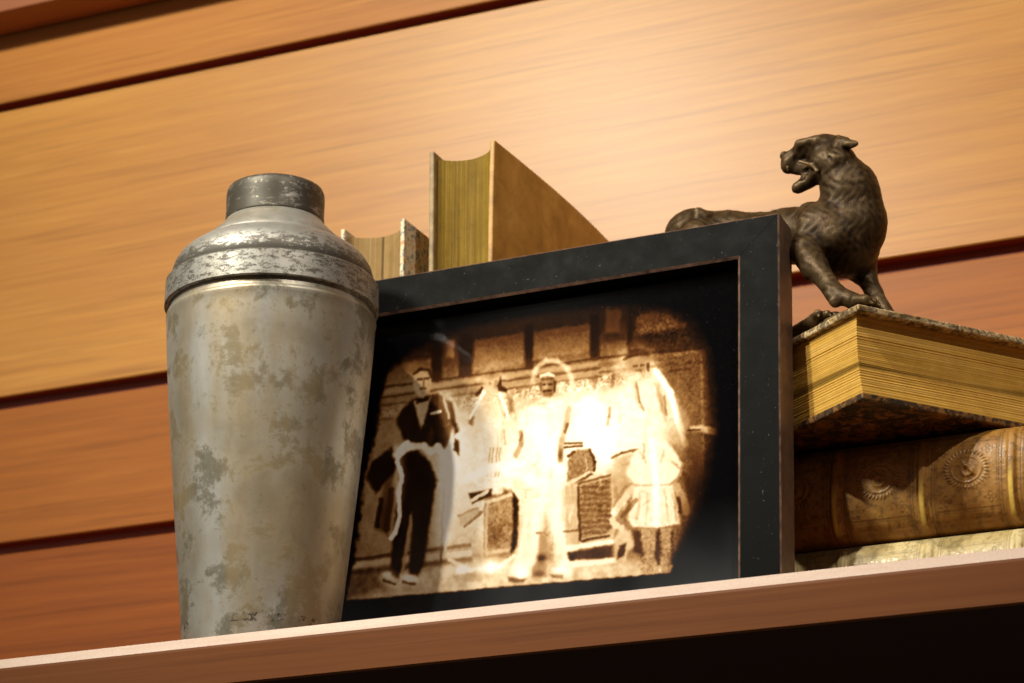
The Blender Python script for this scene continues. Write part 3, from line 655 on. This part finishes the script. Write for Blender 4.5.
# leather volumes lying with tooled spines towards the viewer
def tooled_spine(root, T, Lx, x0, bands, bulge, pal, seed, z0):
    nu, nv = 760, 130
    xs = np.linspace(0, Lx, nu); th = np.linspace(-math.pi / 2, math.pi / 2, nv)
    X, A = np.meshgrid(xs, th, indexing='ij'); WX = X + x0
    S = A / (math.pi / 2)                                       # -1..1 across the spine
    zz = T / 2 * S                                             # arc-ish height, metres
    h = np.zeros_like(X); gold = np.zeros_like(X); tool = np.zeros_like(X)
    nz = fbm(WX * 900, zz * 900, seed, 3); nb = fbm(WX * 90, zz * 90, seed + 3, 4)
    for b in bands:
        d = WX - b - .0008 * np.sin(S * 2)
        k = np.exp(-(d / .0021) ** 4); h += .0021 * k * ss(1.02, .8, np.abs(S)); gold = np.maximum(gold, np.exp(-((d + .0001) / .0011) ** 4) * ss(.25, .45, nz + .16) * ss(.95, .7, np.abs(S)) * ss(.15, -.25, S))  # gold only on the lower, lit half; the shade above is painted in
        for o_ in (-.0045, -.0058, .0045, .0058): tool = np.maximum(tool, np.exp(-((d - o_) / .00035) ** 2) * .9)
        tool = np.maximum(tool, np.exp(-((np.abs(d) - .0068) / .0003) ** 2) * .6)
    for a, b in zip(bands[:-1], bands[1:]):
        c = (a + b) / 2; w = (b - a) / 2
        ex = (WX - c) / .0108; ez = (zz - .0030) / .0098
        r = np.hypot(ex, ez); ph = np.arctan2(ez, ex)
        ring = np.exp(-((r - .92) / .085) ** 2)
        leaf = .5 + .5 * np.cos(34 * ph + 9 * (r - .9))
        h += .0006 * ring * leaf; tool = np.maximum(tool, ring * (1 - leaf) * .5)
        h += .0004 * np.exp(-((r - .66) / .035) ** 2)
        # small shield device in the middle
        fx = ex * 1.0; fz = ez * 1.0
        h += .0008 * np.exp(-((np.hypot(fx - .05, fz + .08) - .24) / .09) ** 2) + .0008 * np.exp(-(np.abs(fx * .8 + fz * .6 - .1) / .07) ** 2) * ss(.6, .4, r) + .0006 * np.exp(-((np.hypot(fx + .25, fz - .22)) / .12) ** 2)
        # ruled border of the panel and corner flourishes
        inside = np.abs(WX - c) < w - .0075
        for zb in (-.66, .70):
            tool = np.maximum(tool, np.where(np.abs(WX - c) < w - .006, np.exp(-((S - zb) / .012) ** 2), 0) * .9)
            tool = np.maximum(tool, np.where(np.abs(WX - c) < w - .006, np.exp(-((S - zb * 1.06) / .008) ** 2), 0) * .6)
        for sx in (-1, 1):
            for sz in (-1, 1):
                qx = (WX - c - sx * (w - .0105)) / .0026 * sx; qz = (S - (.02 + sz * .50)) / .10 * sz
                rr_ = np.hypot(qx, qz); pp = np.arctan2(qz, qx)
                k = np.exp(-((rr_ - .75 - .3 * np.cos(4 * pp)) / .16) ** 2) + np.exp(-((rr_ - .2) / .15) ** 2)
                tool = np.maximum(tool, k * .8)
    h -= .00022 * tool
    h += .00035 * (nb - .5) + .00018 * (nz - .5)
    h *= ss(1.0, .93, np.abs(S))
    hinge = np.exp(-((np.abs(S) - .90) / .05) ** 2); h -= .0008 * hinge
    n_y = -np.cos(A); n_z = np.sin(A)
    Y = -(bulge + h) * np.cos(A); Z = T / 2 + (T / 2 + h - .0002) * np.sin(A) * np.abs(np.sin(A)) ** -.0
    # flatten a little: squarish round
    Y = -(bulge) * np.clip(1 - np.abs(S) ** 2.6, 0, 1) ** .55 + h * n_y; Z = T / 2 + (T / 2 - .0003) * S + h * n_z * .6
    base = np.array(pal[0]); lt = np.array(pal[1]); dk = np.array(pal[2]); gd = np.array(pal[3])
    m = ss(.3, .7, nb)[..., None]; c = base * (1 - m) + lt * m
    sp = ss(.62, .74, nz)[..., None] * .35; c = c * (1 - sp) + dk * sp
    bigspot = ss(.63, .66, fbm(WX * 420, zz * 420, seed + 9, 2))[..., None] * .4; c = c * (1 - bigspot) + dk * bigspot
    tk = np.clip(tool, 0, 1)[..., None] * .62; c = c * (1 - tk) + dk * tk
    g_ = gold[..., None]; c = c * (1 - g_) + gd * g_
    P = np.stack([X, Y, Z], -1).reshape(-1, 3)
    o = mesh('spine', P, grid_faces(nu, nv), vcol_mat(pal[4], .45, .35, .04, bump=1500), root, smooth=True, colors=c.reshape(-1, 3), recalc=False)
    # end caps so that the spine is closed
    return o
BX0, BL = -.030, .285
bands = [.0187, .0614, .1041, .1467, .1893, .2319]
brown_cov = leather('brown_calf', (.16, .08, .025), (.24, .125, .04), (.30, .17, .06), .45, 50)
pale_cov = leather('vellum_calf', (.34, .27, .15), (.44, .36, .22), (.52, .44, .28), .5, 50, .3)
for (z0, T, nmz, lab, pal, cov) in (
    (.0535, .0490, 'a', 'brown leather book with gold bands and wreath medallions under the gilt-edged book', ((.27, .125, .022), (.37, .19, .045), (.075, .034, .010), (.72, .50, .10), 'tooled_brown_calf'), brown_cov),
    (.0010, .0520, 'b', 'pale cream book at the bottom of the lying pile, mostly hidden by the shelf edge', ((.46, .35, .15), (.58, .47, .24), (.18, .13, .05), (.76, .56, .14), 'tooled_pale_calf'), pale_cov)):
    r_ = thing('book', lab, 'book', (BX0, .1450, z0), 'old books')
    D = .175
    book(r_, lambda x, y, z: (z, (D - y) + .0120, x), T, D, BL, .0030, .0035, (cov, cov, cream_pages, cov), conc=.004, custom_spine=True, sp_out=.004)
    o = tooled_spine(r_, T, BL, BX0, bands, .0125, pal, 31 if nmz == 'a' else 57, z0)
    for v in o.data.vertices: v.co.y += .0125

# ------------------------------------------------------------------ bronze panther: signed distance field -> surface nets
def surface_nets(D, org, h):
    s = D < 0; n = D.shape
    c = [D[i:n[0] - 1 + i, j:n[1] - 1 + j, k:n[2] - 1 + k] for i in (0, 1) for j in (0, 1) for k in (0, 1)]
    offs = [(i, j, k) for i in (0, 1) for j in (0, 1) for k in (0, 1)]
    neg = sum((x < 0).astype(np.int8) for x in c); act = (neg > 0) & (neg < 8)
    idx = -np.ones(act.shape, int); A = np.argwhere(act); idx[act] = np.arange(len(A))
    cv = np.stack([x[act] for x in c], 1); acc = np.zeros((len(A), 3)); cnt = np.zeros(len(A))
    for a in range(8):
        for b in range(a + 1, 8):
            if sum(abs(p - q) for p, q in zip(offs[a], offs[b])) != 1: continue
            m = (cv[:, a] < 0) != (cv[:, b] < 0); t_ = np.where(m, cv[:, a] / (cv[:, a] - cv[:, b] + 1e-12), 0)
            p = np.array(offs[a]) + t_[:, None] * (np.array(offs[b]) - np.array(offs[a])); acc[m] += p[m]; cnt[m] += 1
    V = org + (A + acc / cnt[:, None]) * h
    Fc = []
    for ax in range(3):
        sl0 = [slice(None)] * 3; sl1 = [slice(None)] * 3; sl0[ax] = slice(0, -1); sl1[ax] = slice(1, None)
        cr = s[tuple(sl0)] != s[tuple(sl1)]; E_ = np.argwhere(cr); o1, o2 = [k for k in range(3) if k != ax]
        E_ = E_[(E_[:, o1] > 0) & (E_[:, o2] > 0) & (E_[:, o1] < n[o1] - 1) & (E_[:, o2] < n[o2] - 1)]
        d1 = np.zeros(3, int); d1[o1] = 1; d2 = np.zeros(3, int); d2[o2] = 1
        g = lambda q: idx[q[:, 0], q[:, 1], q[:, 2]]
        f = np.stack([g(E_ - d1 - d2), g(E_ - d2), g(E_), g(E_ - d1)], 1)
        inside = s[E_[:, 0], E_[:, 1], E_[:, 2]]
        flip = inside if ax != 1 else ~inside
        f = np.where(flip[:, None], f, f[:, ::-1]); Fc.append(f)
    return V, np.concatenate(Fc)

def panther():
    base_z = GZ1 + .0032
    root_xy = np.array([GX, GY]) + (e1 * .075 + e2 * .03)[:2]
    root = thing('panther_statuette', 'dark bronze panther statuette snarling over its shoulder on top of the gilt-edged book', 'statuette', (root_xy[0], root_xy[1], GZ1))
    O = np.array(root.location)
    PX = .00049
    P = lambda px, py, Y: at(px, py, Y)
    W = lambda x, y, z: np.array([x, y, z])
    h = .00062
    lo = np.array([-.012, .085, base_z - .002]); hi = np.array([.165, .215, .268])
    n = ((hi - lo) / h).astype(int)
    gx, gy, gz = (lo[k] + h * np.arange(n[k]) for k in range(3))
    D = np.full(n, .02, np.float32)
    def region(c, r):
        a = np.clip(((c - r - lo) / h).astype(int), 0, n); b = np.clip(((c + r - lo) / h).astype(int) + 1, 0, n)
        return tuple(slice(a[k], b[k]) for k in range(3))
    def grid(sl):
        return np.meshgrid(gx[sl[0]], gy[sl[1]], gz[sl[2]], indexing='ij', sparse=True)
    def smin(a, b, k): 
        if k <= 0: return np.minimum(a, b)
        q = np.maximum(k - np.abs(a - b), 0) / k; return np.minimum(a, b) - q * q * k * .25
    def apply(sl, d, k, op):
        if op == '+': D[sl] = smin(D[sl], d, k)
        else: D[sl] = -smin(-D[sl], d, k)
    def cone(a, ra, b, rb, k=.003, op='+'):
        ra *= PX; rb *= PX
        a = np.array(a); b = np.array(b); c = (a + b) / 2; R_ = np.linalg.norm(b - a) / 2 + max(ra, rb) + .012
        sl = region(c, R_); X, Y, Z = grid(sl); d = b - a; L2 = d @ d + 1e-12
        t_ = np.clip(((X - a[0]) * d[0] + (Y - a[1]) * d[1] + (Z - a[2]) * d[2]) / L2, 0, 1)
        apply(sl, (np.sqrt((X - a[0] - t_ * d[0]) ** 2 + (Y - a[1] - t_ * d[1]) ** 2 + (Z - a[2] - t_ * d[2]) ** 2) - (ra + (rb - ra) * t_)).astype(np.float32), k, op)
    # view-aligned axes for ellipsoids: right, up, towards the wall
    vr = nrm([M[0, 0], M[1, 0], 0]); vu = np.array([0, 0, 1.]); vd = nrm(np.cross(vu, vr))
    def ell(c, r, rot=0., k=.003, op='+', yaw=0.):
        c = np.array(c); r = np.array(r, float) * PX
        ca, sa = math.cos(rot), math.sin(rot); cy, sy = math.cos(yaw), math.sin(yaw)
        right = vr * cy + vd * sy; dep = vd * cy - vr * sy
        ax = [right * ca + vu * sa, -right * sa + vu * ca, dep]
        sl = region(c, r.max() + .012); X, Y, Z = grid(sl)
        q = [((X - c[0]) * a[0] + (Y - c[1]) * a[1] + (Z - c[2]) * a[2]) for a in ax]
        k0 = np.sqrt((q[0] / r[0]) ** 2 + (q[1] / r[1]) ** 2 + (q[2] / r[2]) ** 2); k1 = np.sqrt((q[0] / r[0] ** 2) ** 2 + (q[1] / r[1] ** 2) ** 2 + (q[2] / r[2] ** 2) ** 2)
        apply(sl, (k0 * (k0 - 1) / (k1 + 1e-9)).astype(np.float32), k, op)
    # trunk
    cone(P(842, 234, .150), 35, P(790, 236, .156), 27, .006)
    cone(P(790, 236, .156), 26, P(730, 236, .166), 24, .006)
    cone(P(730, 236, .166), 24, P(698, 233, .170), 25, .006)
    ell(P(690, 236, .171), (27, 27, 24), 0, .005)
    cone(P(845, 246, .147), 33, P(853, 232, .147), 31, .006)             # deep chest
    # neck
    cone(P(853, 222, .147), 31, P(849, 190, .144), 26, .006)
    cone(P(849, 192, .144), 26, P(838, 166, .141), 21, .006)
    cone(P(862, 215, .148), 22, P(858, 185, .147), 18, .005)
    # shoulder mass nearest the viewer, shoulder blade
    ell(P(818, 232, .133), (20, 26, 13), .25, .006)
    cone(P(822, 214, .135), 8, P(833, 238, .132), 9, .007)
    ell(P(806, 244, .131), (14, 15, 10), 0, .003)
    cone(P(808, 210, .142), 6, P(818, 222, .137), 9, .007)
    cone(P(826, 224, .133), 3, P(836, 238, .133), 4, .010)
    # near foreleg, slanting down to the right
    cone(P(806, 252, .129), 16, P(815, 268, .124), 13.5, .003)
    cone(P(815, 268, .124), 12.5, P(836, 292, .115), 7.5, .003)
    cone(P(808, 256, .124), 9, P(833, 284, .115), 4, .002)
    cone(P(826, 284, .118), 7, P(835, 302, .112), 5.5, .003)
    zf = base_z
    pw = W(.1275, .1125, zf + .0032)
    cone(P(836, 293, .115), 8.0, pw + W(0, 0, .0022), 8.6, .003)
    for k, (dx, dy) in enumerate(((.0070, -.0055), (.0092, -.0012), (.0092, .0034), (.0070, .0075))):
        cone(pw + W(.002, dy * .6, .0015), 6.0, pw + W(dx, dy, .0002), 5.0, .0010)
        cone(pw + W(dx, dy, .0), 3.2, pw + W(dx + .0035, dy, -.0022), 1.2, .0006)
    # far foreleg
    fw = W(.137, .150, zf + .0034)
    cone(P(860, 250, .158), 19, P(863, 272, .158), 13, .004)
    cone(P(863, 270, .158), 12.5, P(874, 293, .154), 8, .003)
    cone(P(874, 293, .154), 8, fw, 7, .003)
    for k in range(4): cone(fw, 5, fw + W(.011, -.006 + .004 * k, -.0008), 4, .001)
    # near hind leg: thigh, knee forward, hock back, foot stepping up beside the near foreleg
    cone(P(700, 240, .158), 22, W(.045, .150, .197), 15, .005)
    cone(W(.045, .150, .197), 14, W(.030, .153, .176), 8, .004)
    cone(W(.030, .153, .176), 7.5, W(.048, .149, zf + .0035), 6.5, .003)
    for k in range(4): cone(W(.048, .149, zf + .0035), 5, W(.058, .143 + .0035 * k, zf + .002), 3.8, .001)
    # far hind leg reaching forward, toes seen between frame and foreleg
    cone(P(712, 246, .178), 20, W(.065, .172, .196), 13, .005)
    cone(W(.065, .172, .196), 12, W(.055, .166, .176), 8, .004)
    cone(W(.055, .166, .176), 7, W(.075, .150, zf + .004), 6, .003)
    hp = W(.1045, .122, zf + .0027)
    cone(W(.075, .150, zf + .004), 6, hp, 6.5, .003)
    for k, (dx, dy) in enumerate(((.0035, -.0055), (.008, -.0045), (.0115, -.001), (.012, .003))):
        cone(hp + W(0, 0, .0008), 4.8, hp + W(dx, dy, .0006 + .0008 * (k == 0)), 3.8, .0008)
        cone(hp + W(dx, dy, .0006), 2.8, hp + W(dx * 1.25, dy * 1.25, -.001), 1.2, .0005)
    # tail hanging behind the haunch
    cone(W(.012, .176, .222), 5, W(.000, .181, .205), 4, .003); cone(W(.0, .181, .205), 4, W(.001, .183, .175), 3.2, .002); cone(W(.001, .183, .175), 3.2, W(.012, .180, zf + .003), 3, .002)
    # head (profile facing left)
    HY = .141
    ell(P(830, 154, HY), (20, 19.5, 18), 0, .004)
    ell(P(824, 163, HY - .004), (13, 13, 14), .4, .004)
    ell(P(834, 164, HY - .003), (14, 14, 16), 0, .004)                     # cheek ruff
    cone(P(838, 160, HY - .0075), 9, P(829, 176, HY - .0055), 6, .003)
    cone(P(822, 150, HY), 15, P(806, 149, HY), 11, .004)
    cone(P(806, 150.5, HY), 9.5, P(790, 158, HY), 7.3, .003)                # muzzle top
    ell(P(789, 163, HY), (8.5, 9.5, 9.0), 0, .002)                          # upper lips
    cone(P(788, 168, HY + .001), 6.0, P(797, 169.5, HY + .001), 5.6, .002)
    ell(P(784, 156, HY), (4.4, 4.8, 5.5), 0, .001)                          # nose pad
    cone(P(800, 166, HY + .002), 8, P(815, 171, HY), 10, .002)
    cone(P(816, 173, HY), 11, P(806, 182, HY), 7.5, .003)                     # jaw
    cone(P(808, 182, HY), 6.8, P(799, 187, HY), 5.6, .002)
    ell(P(798.5, 187.5, HY), (7.0, 5.2, 7), .4, .002)
    # open mouth, carved from the near side and the front
    cone(P(814, 168.5, HY - .008), 3.4, P(790, 171.8, HY - .008), 3.4, .0008, '-')
    cone(P(812, 170.5, HY - .0075), 3.6, P(798, 175.0, HY - .0075), 3.2, .0008, '-')
    cone(P(806, 171.5, HY - .004), 4.2, P(790, 172.5, HY - .003), 2.8, .0008, '-')
    cone(P(802, 176.8, HY - .004), 3.4, P(788, 179.8, HY - .002), 3.2, .0008, '-')
    cone(P(800, 177.2, HY + .004), 2.6, P(788, 180, HY + .004), 3.2, .0008, '-')
    cone(P(787.5, 166.5, HY - .0072), 1.4, P(788.2, 171.5, HY - .0068), .8, .0006)   # fang
    cone(P(812, 164.5, HY - .0095), 1.8, P(817, 171, HY - .0095), 2.0, .0008)       # lip corner fold
    cone(P(800, 161.5, HY - .0078), 1.8, P(812, 164.8, HY - .0095), 1.8, .001)
    # brow, eye socket, cheek folds, nose bridge
    cone(P(798, 143.5, HY - .0065), 3.2, P(816, 139.5, HY - .0085), 3.6, .0045)
    cone(P(798, 143.5, HY + .0065), 3.2, P(816, 139.5, HY + .0085), 3.6, .0045)
    ell(P(805, 146.8, HY - .0098), (6.5, 2.4, 3.6), .35, .0006, '-')
    ell(P(779.8, 160.5, HY - .0030), (1.8, 1.6, 1.8), 0, .0005, '-')
    cone(P(807, 153, HY - .0105), 1.3, P(815, 161, HY - .0120), 1.2, .001, '-')
    rr = np.random.default_rng(5)
    for k in range(26):                                                     # tufted ruff
        a = rr.uniform(-1.2, 1.6); x = 836 + 13 * math.cos(a) - 6 * rr.random(); y = 160 + 15 * math.sin(a) 
        cone(P(x, y, HY - .0085 + .002 * rr.random()), 2.4, P(x - 1 + 4 * rr.random(), y + 6, HY - .0085), 1.0, .0009)
    for k in range(18):
        x = rr.uniform(820, 846); y = rr.uniform(146, 176)
        cone(P(x, y, HY - .012), 1.0, P(x + 2.5, y + 4.5, HY - .012), .6, .0007, '-')
    # ears laid back
    cone(P(840, 143, HY - .006), 6, P(852, 145, HY - .0075), 3.6, .002); cone(P(840, 141, HY - .006), 3.2, P(856, 143.5, HY - .0078), 2.6, .0015)
    ell(P(847, 148, HY - .011), (7, 2.2, 3), -.35, .0006, '-')
    cone(P(838, 140, HY + .007), 5.5, P(847, 140, HY + .009), 3.0, .002)
    # muscle folds and creases
    cone(P(842, 215, .122), 1.6, P(838, 250, .117), 1.8, .002, '-')
    cone(P(798, 262, .112), 1.0, P(808, 249, .110), 1.0, .001, '-'); cone(P(808, 249, .110), 1.0, P(826, 254, .110), 1.1, .001, '-')
    cone(P(836, 200, .122), 1.5, P(842, 222, .119), 1.5, .003, '-')
    cone(P(822, 272, .110), .9, P(838, 288, .105), .9, .001, '-'); cone(P(814, 272, .112), .9, P(830, 290, .107), .9, .001, '-')
    for (x, y, r0) in ((700, 214, 6),): ell(P(x, y, .1235 if x > 750 else .155), (r0, r0 * 1.3, 4), .4, .004)
    # rough cast surface
    X, Y, Z = np.meshgrid(gx, gy, gz, indexing='ij', sparse=True)
    D += (.00022 * np.sin(X * 830 + 2 * np.sin(Z * 410)) * np.sin(Z * 720 + 1.7 * np.sin(Y * 500)) * np.sin(Y * 640 + X * 300)).astype(np.float32)
    D[:, :, 0] = .01; D[0] = .01; D[-1] = .01; D[:, 0] = .01; D[:, -1] = .01; D[:, :, -1] = .01
    Vt, Fc = surface_nets(D, lo, h)
    # keep largest smooth look: one relaxation pass
    t = NT('aged_bronze'); v = t.co(); a = t.noise(v, 130, 6, .65, .4); b = t.noise(v, 700, 5, .7); big = t.noise(v, 40, 3, .5)
    fur = t.noise(t.co((1, 1, .35), (.2, .5, .3)), 1300, 3, .6)
    c = t.ramp(a, [(.3, (.010, .005, .0015)), (.5, (.022, .011, .004)), (.72, (.075, .042, .018))])
    c = t.mix(t.ramp(b, [(.5, 0.), (.75, .5)]), c, (.03, .020, .012))
    geo = t.n.new('ShaderNodeNewGeometry'); edge = t.ramp(geo.outputs['Pointiness'], [(.49, 0.), (.56, .8)])
    c = t.mix(edge, c, (.20, .13, .06))  # raised edges lightened: highlights painted into the bronze
    cre = t.ramp(geo.outputs['Pointiness'], [(.42, .8), (.49, 0.)]); c = t.mix(cre, c, (.02, .013, .008))
    t.set(Base_Color=c, Metallic=.35, Roughness=t.ramp(b, [(.3, .34), (.7, .52)]))
    t.bump(t.math('ADD', t.math('MULTIPLY', b, .6), fur), .35, .0006)
    t.b.inputs['Specular IOR Level'].default_value = .15
    body = mesh('body', Vt - O, Fc, t.m, root, smooth=True, recalc=True)
    # irregular bronze ground plate
    c0 = np.array([GX, GY, 0]); ring = []
    pts = [(.009, .0055), (.03, .004), (.06, .006), (.10, .004), (.145, .007), (.152, .02), (.150, .045), (.13, .058), (.09, .055), (.06, .058), (.035, .056), (.016, .050), (.007, .03), (.006, .014)]
    k = len(pts); V = []
    for z, s in ((GZ1 + .0001, 1.0), (GZ1 + .0022, 1.0), (GZ1 + .0036, .97)):
        for j, (a_, b_) in enumerate(pts):
            a2 = .078 + (a_ - .078) * s; b2 = .031 + (b_ - .031) * s
            p = c0 + e1 * a2 + e2 * b2; V.append(np.array([p[0], p[1], z + .0004 * math.sin(j * 2.3)]) - O)
    Fc = [tuple(range(k - 1, -1, -1)), tuple(range(2 * k, 3 * k))] + [(r * k + j, r * k + (j + 1) % k, (r + 1) * k + (j + 1) % k, (r + 1) * k + j) for r in range(2) for j in range(k)]
    mesh('base_plate', V, Fc, t.m, root, recalc=True)
panther()

# ------------------------------------------------------------------ light
w = bpy.data.worlds.new('World'); scene.world = w; w.use_nodes = True
w.node_tree.nodes['Background'].inputs[0].default_value = (1, .80, .62, 1); w.node_tree.nodes['Background'].inputs[1].default_value = .07
def lamp(name, kind, loc, target, energy, color, **k):
    l = bpy.data.lights.new(name, kind); l.energy = energy; l.color = color
    for a, v in k.items(): setattr(l, a, v)
    o = bpy.data.objects.new(name, l); col.objects.link(o); o.location = loc
    o.rotation_euler = (Vector(target) - Vector(loc)).to_track_quat('-Z', 'Y').to_euler(); return o
# ceiling spotlight in front, beam on the framed picture
lamp('ceiling_spot', 'SPOT', (-.30, -.80, 1.16), (-.01, .09, .115), 56, (1, .92, .80), spot_size=R(32), spot_blend=1.0, shadow_soft_size=.018)
# ceiling spotlight washing the wall
lamp('ceiling_spot', 'SPOT', (-.54, -.83, .95), (-.08, .37, .40), 76, (1, .97, .80), spot_size=R(72), spot_blend=.9, shadow_soft_size=.06)
# ceiling spotlight further right
lamp('ceiling_spot', 'SPOT', (.85, -.75, 1.25), (.10, .12, .12), 48, (1, .90, .76), spot_size=R(46), spot_blend=.9, shadow_soft_size=.02)
# unseen fill, added to give the shaker a soft reflection
lamp('added_fill', 'AREA', (-1.5, -1.2, .55), (-.05, .1, .12), 3, (1, .95, .88), shape='RECTANGLE', size=1.0, size_y=1.4)

scene.view_settings.view_transform = 'Standard'; scene.view_settings.look = 'None'; scene.view_settings.gamma = 1; scene.view_settings.exposure = 0
try: scene.cycles.caustics_reflective = False; scene.cycles.caustics_refractive = False
except Exception: pass
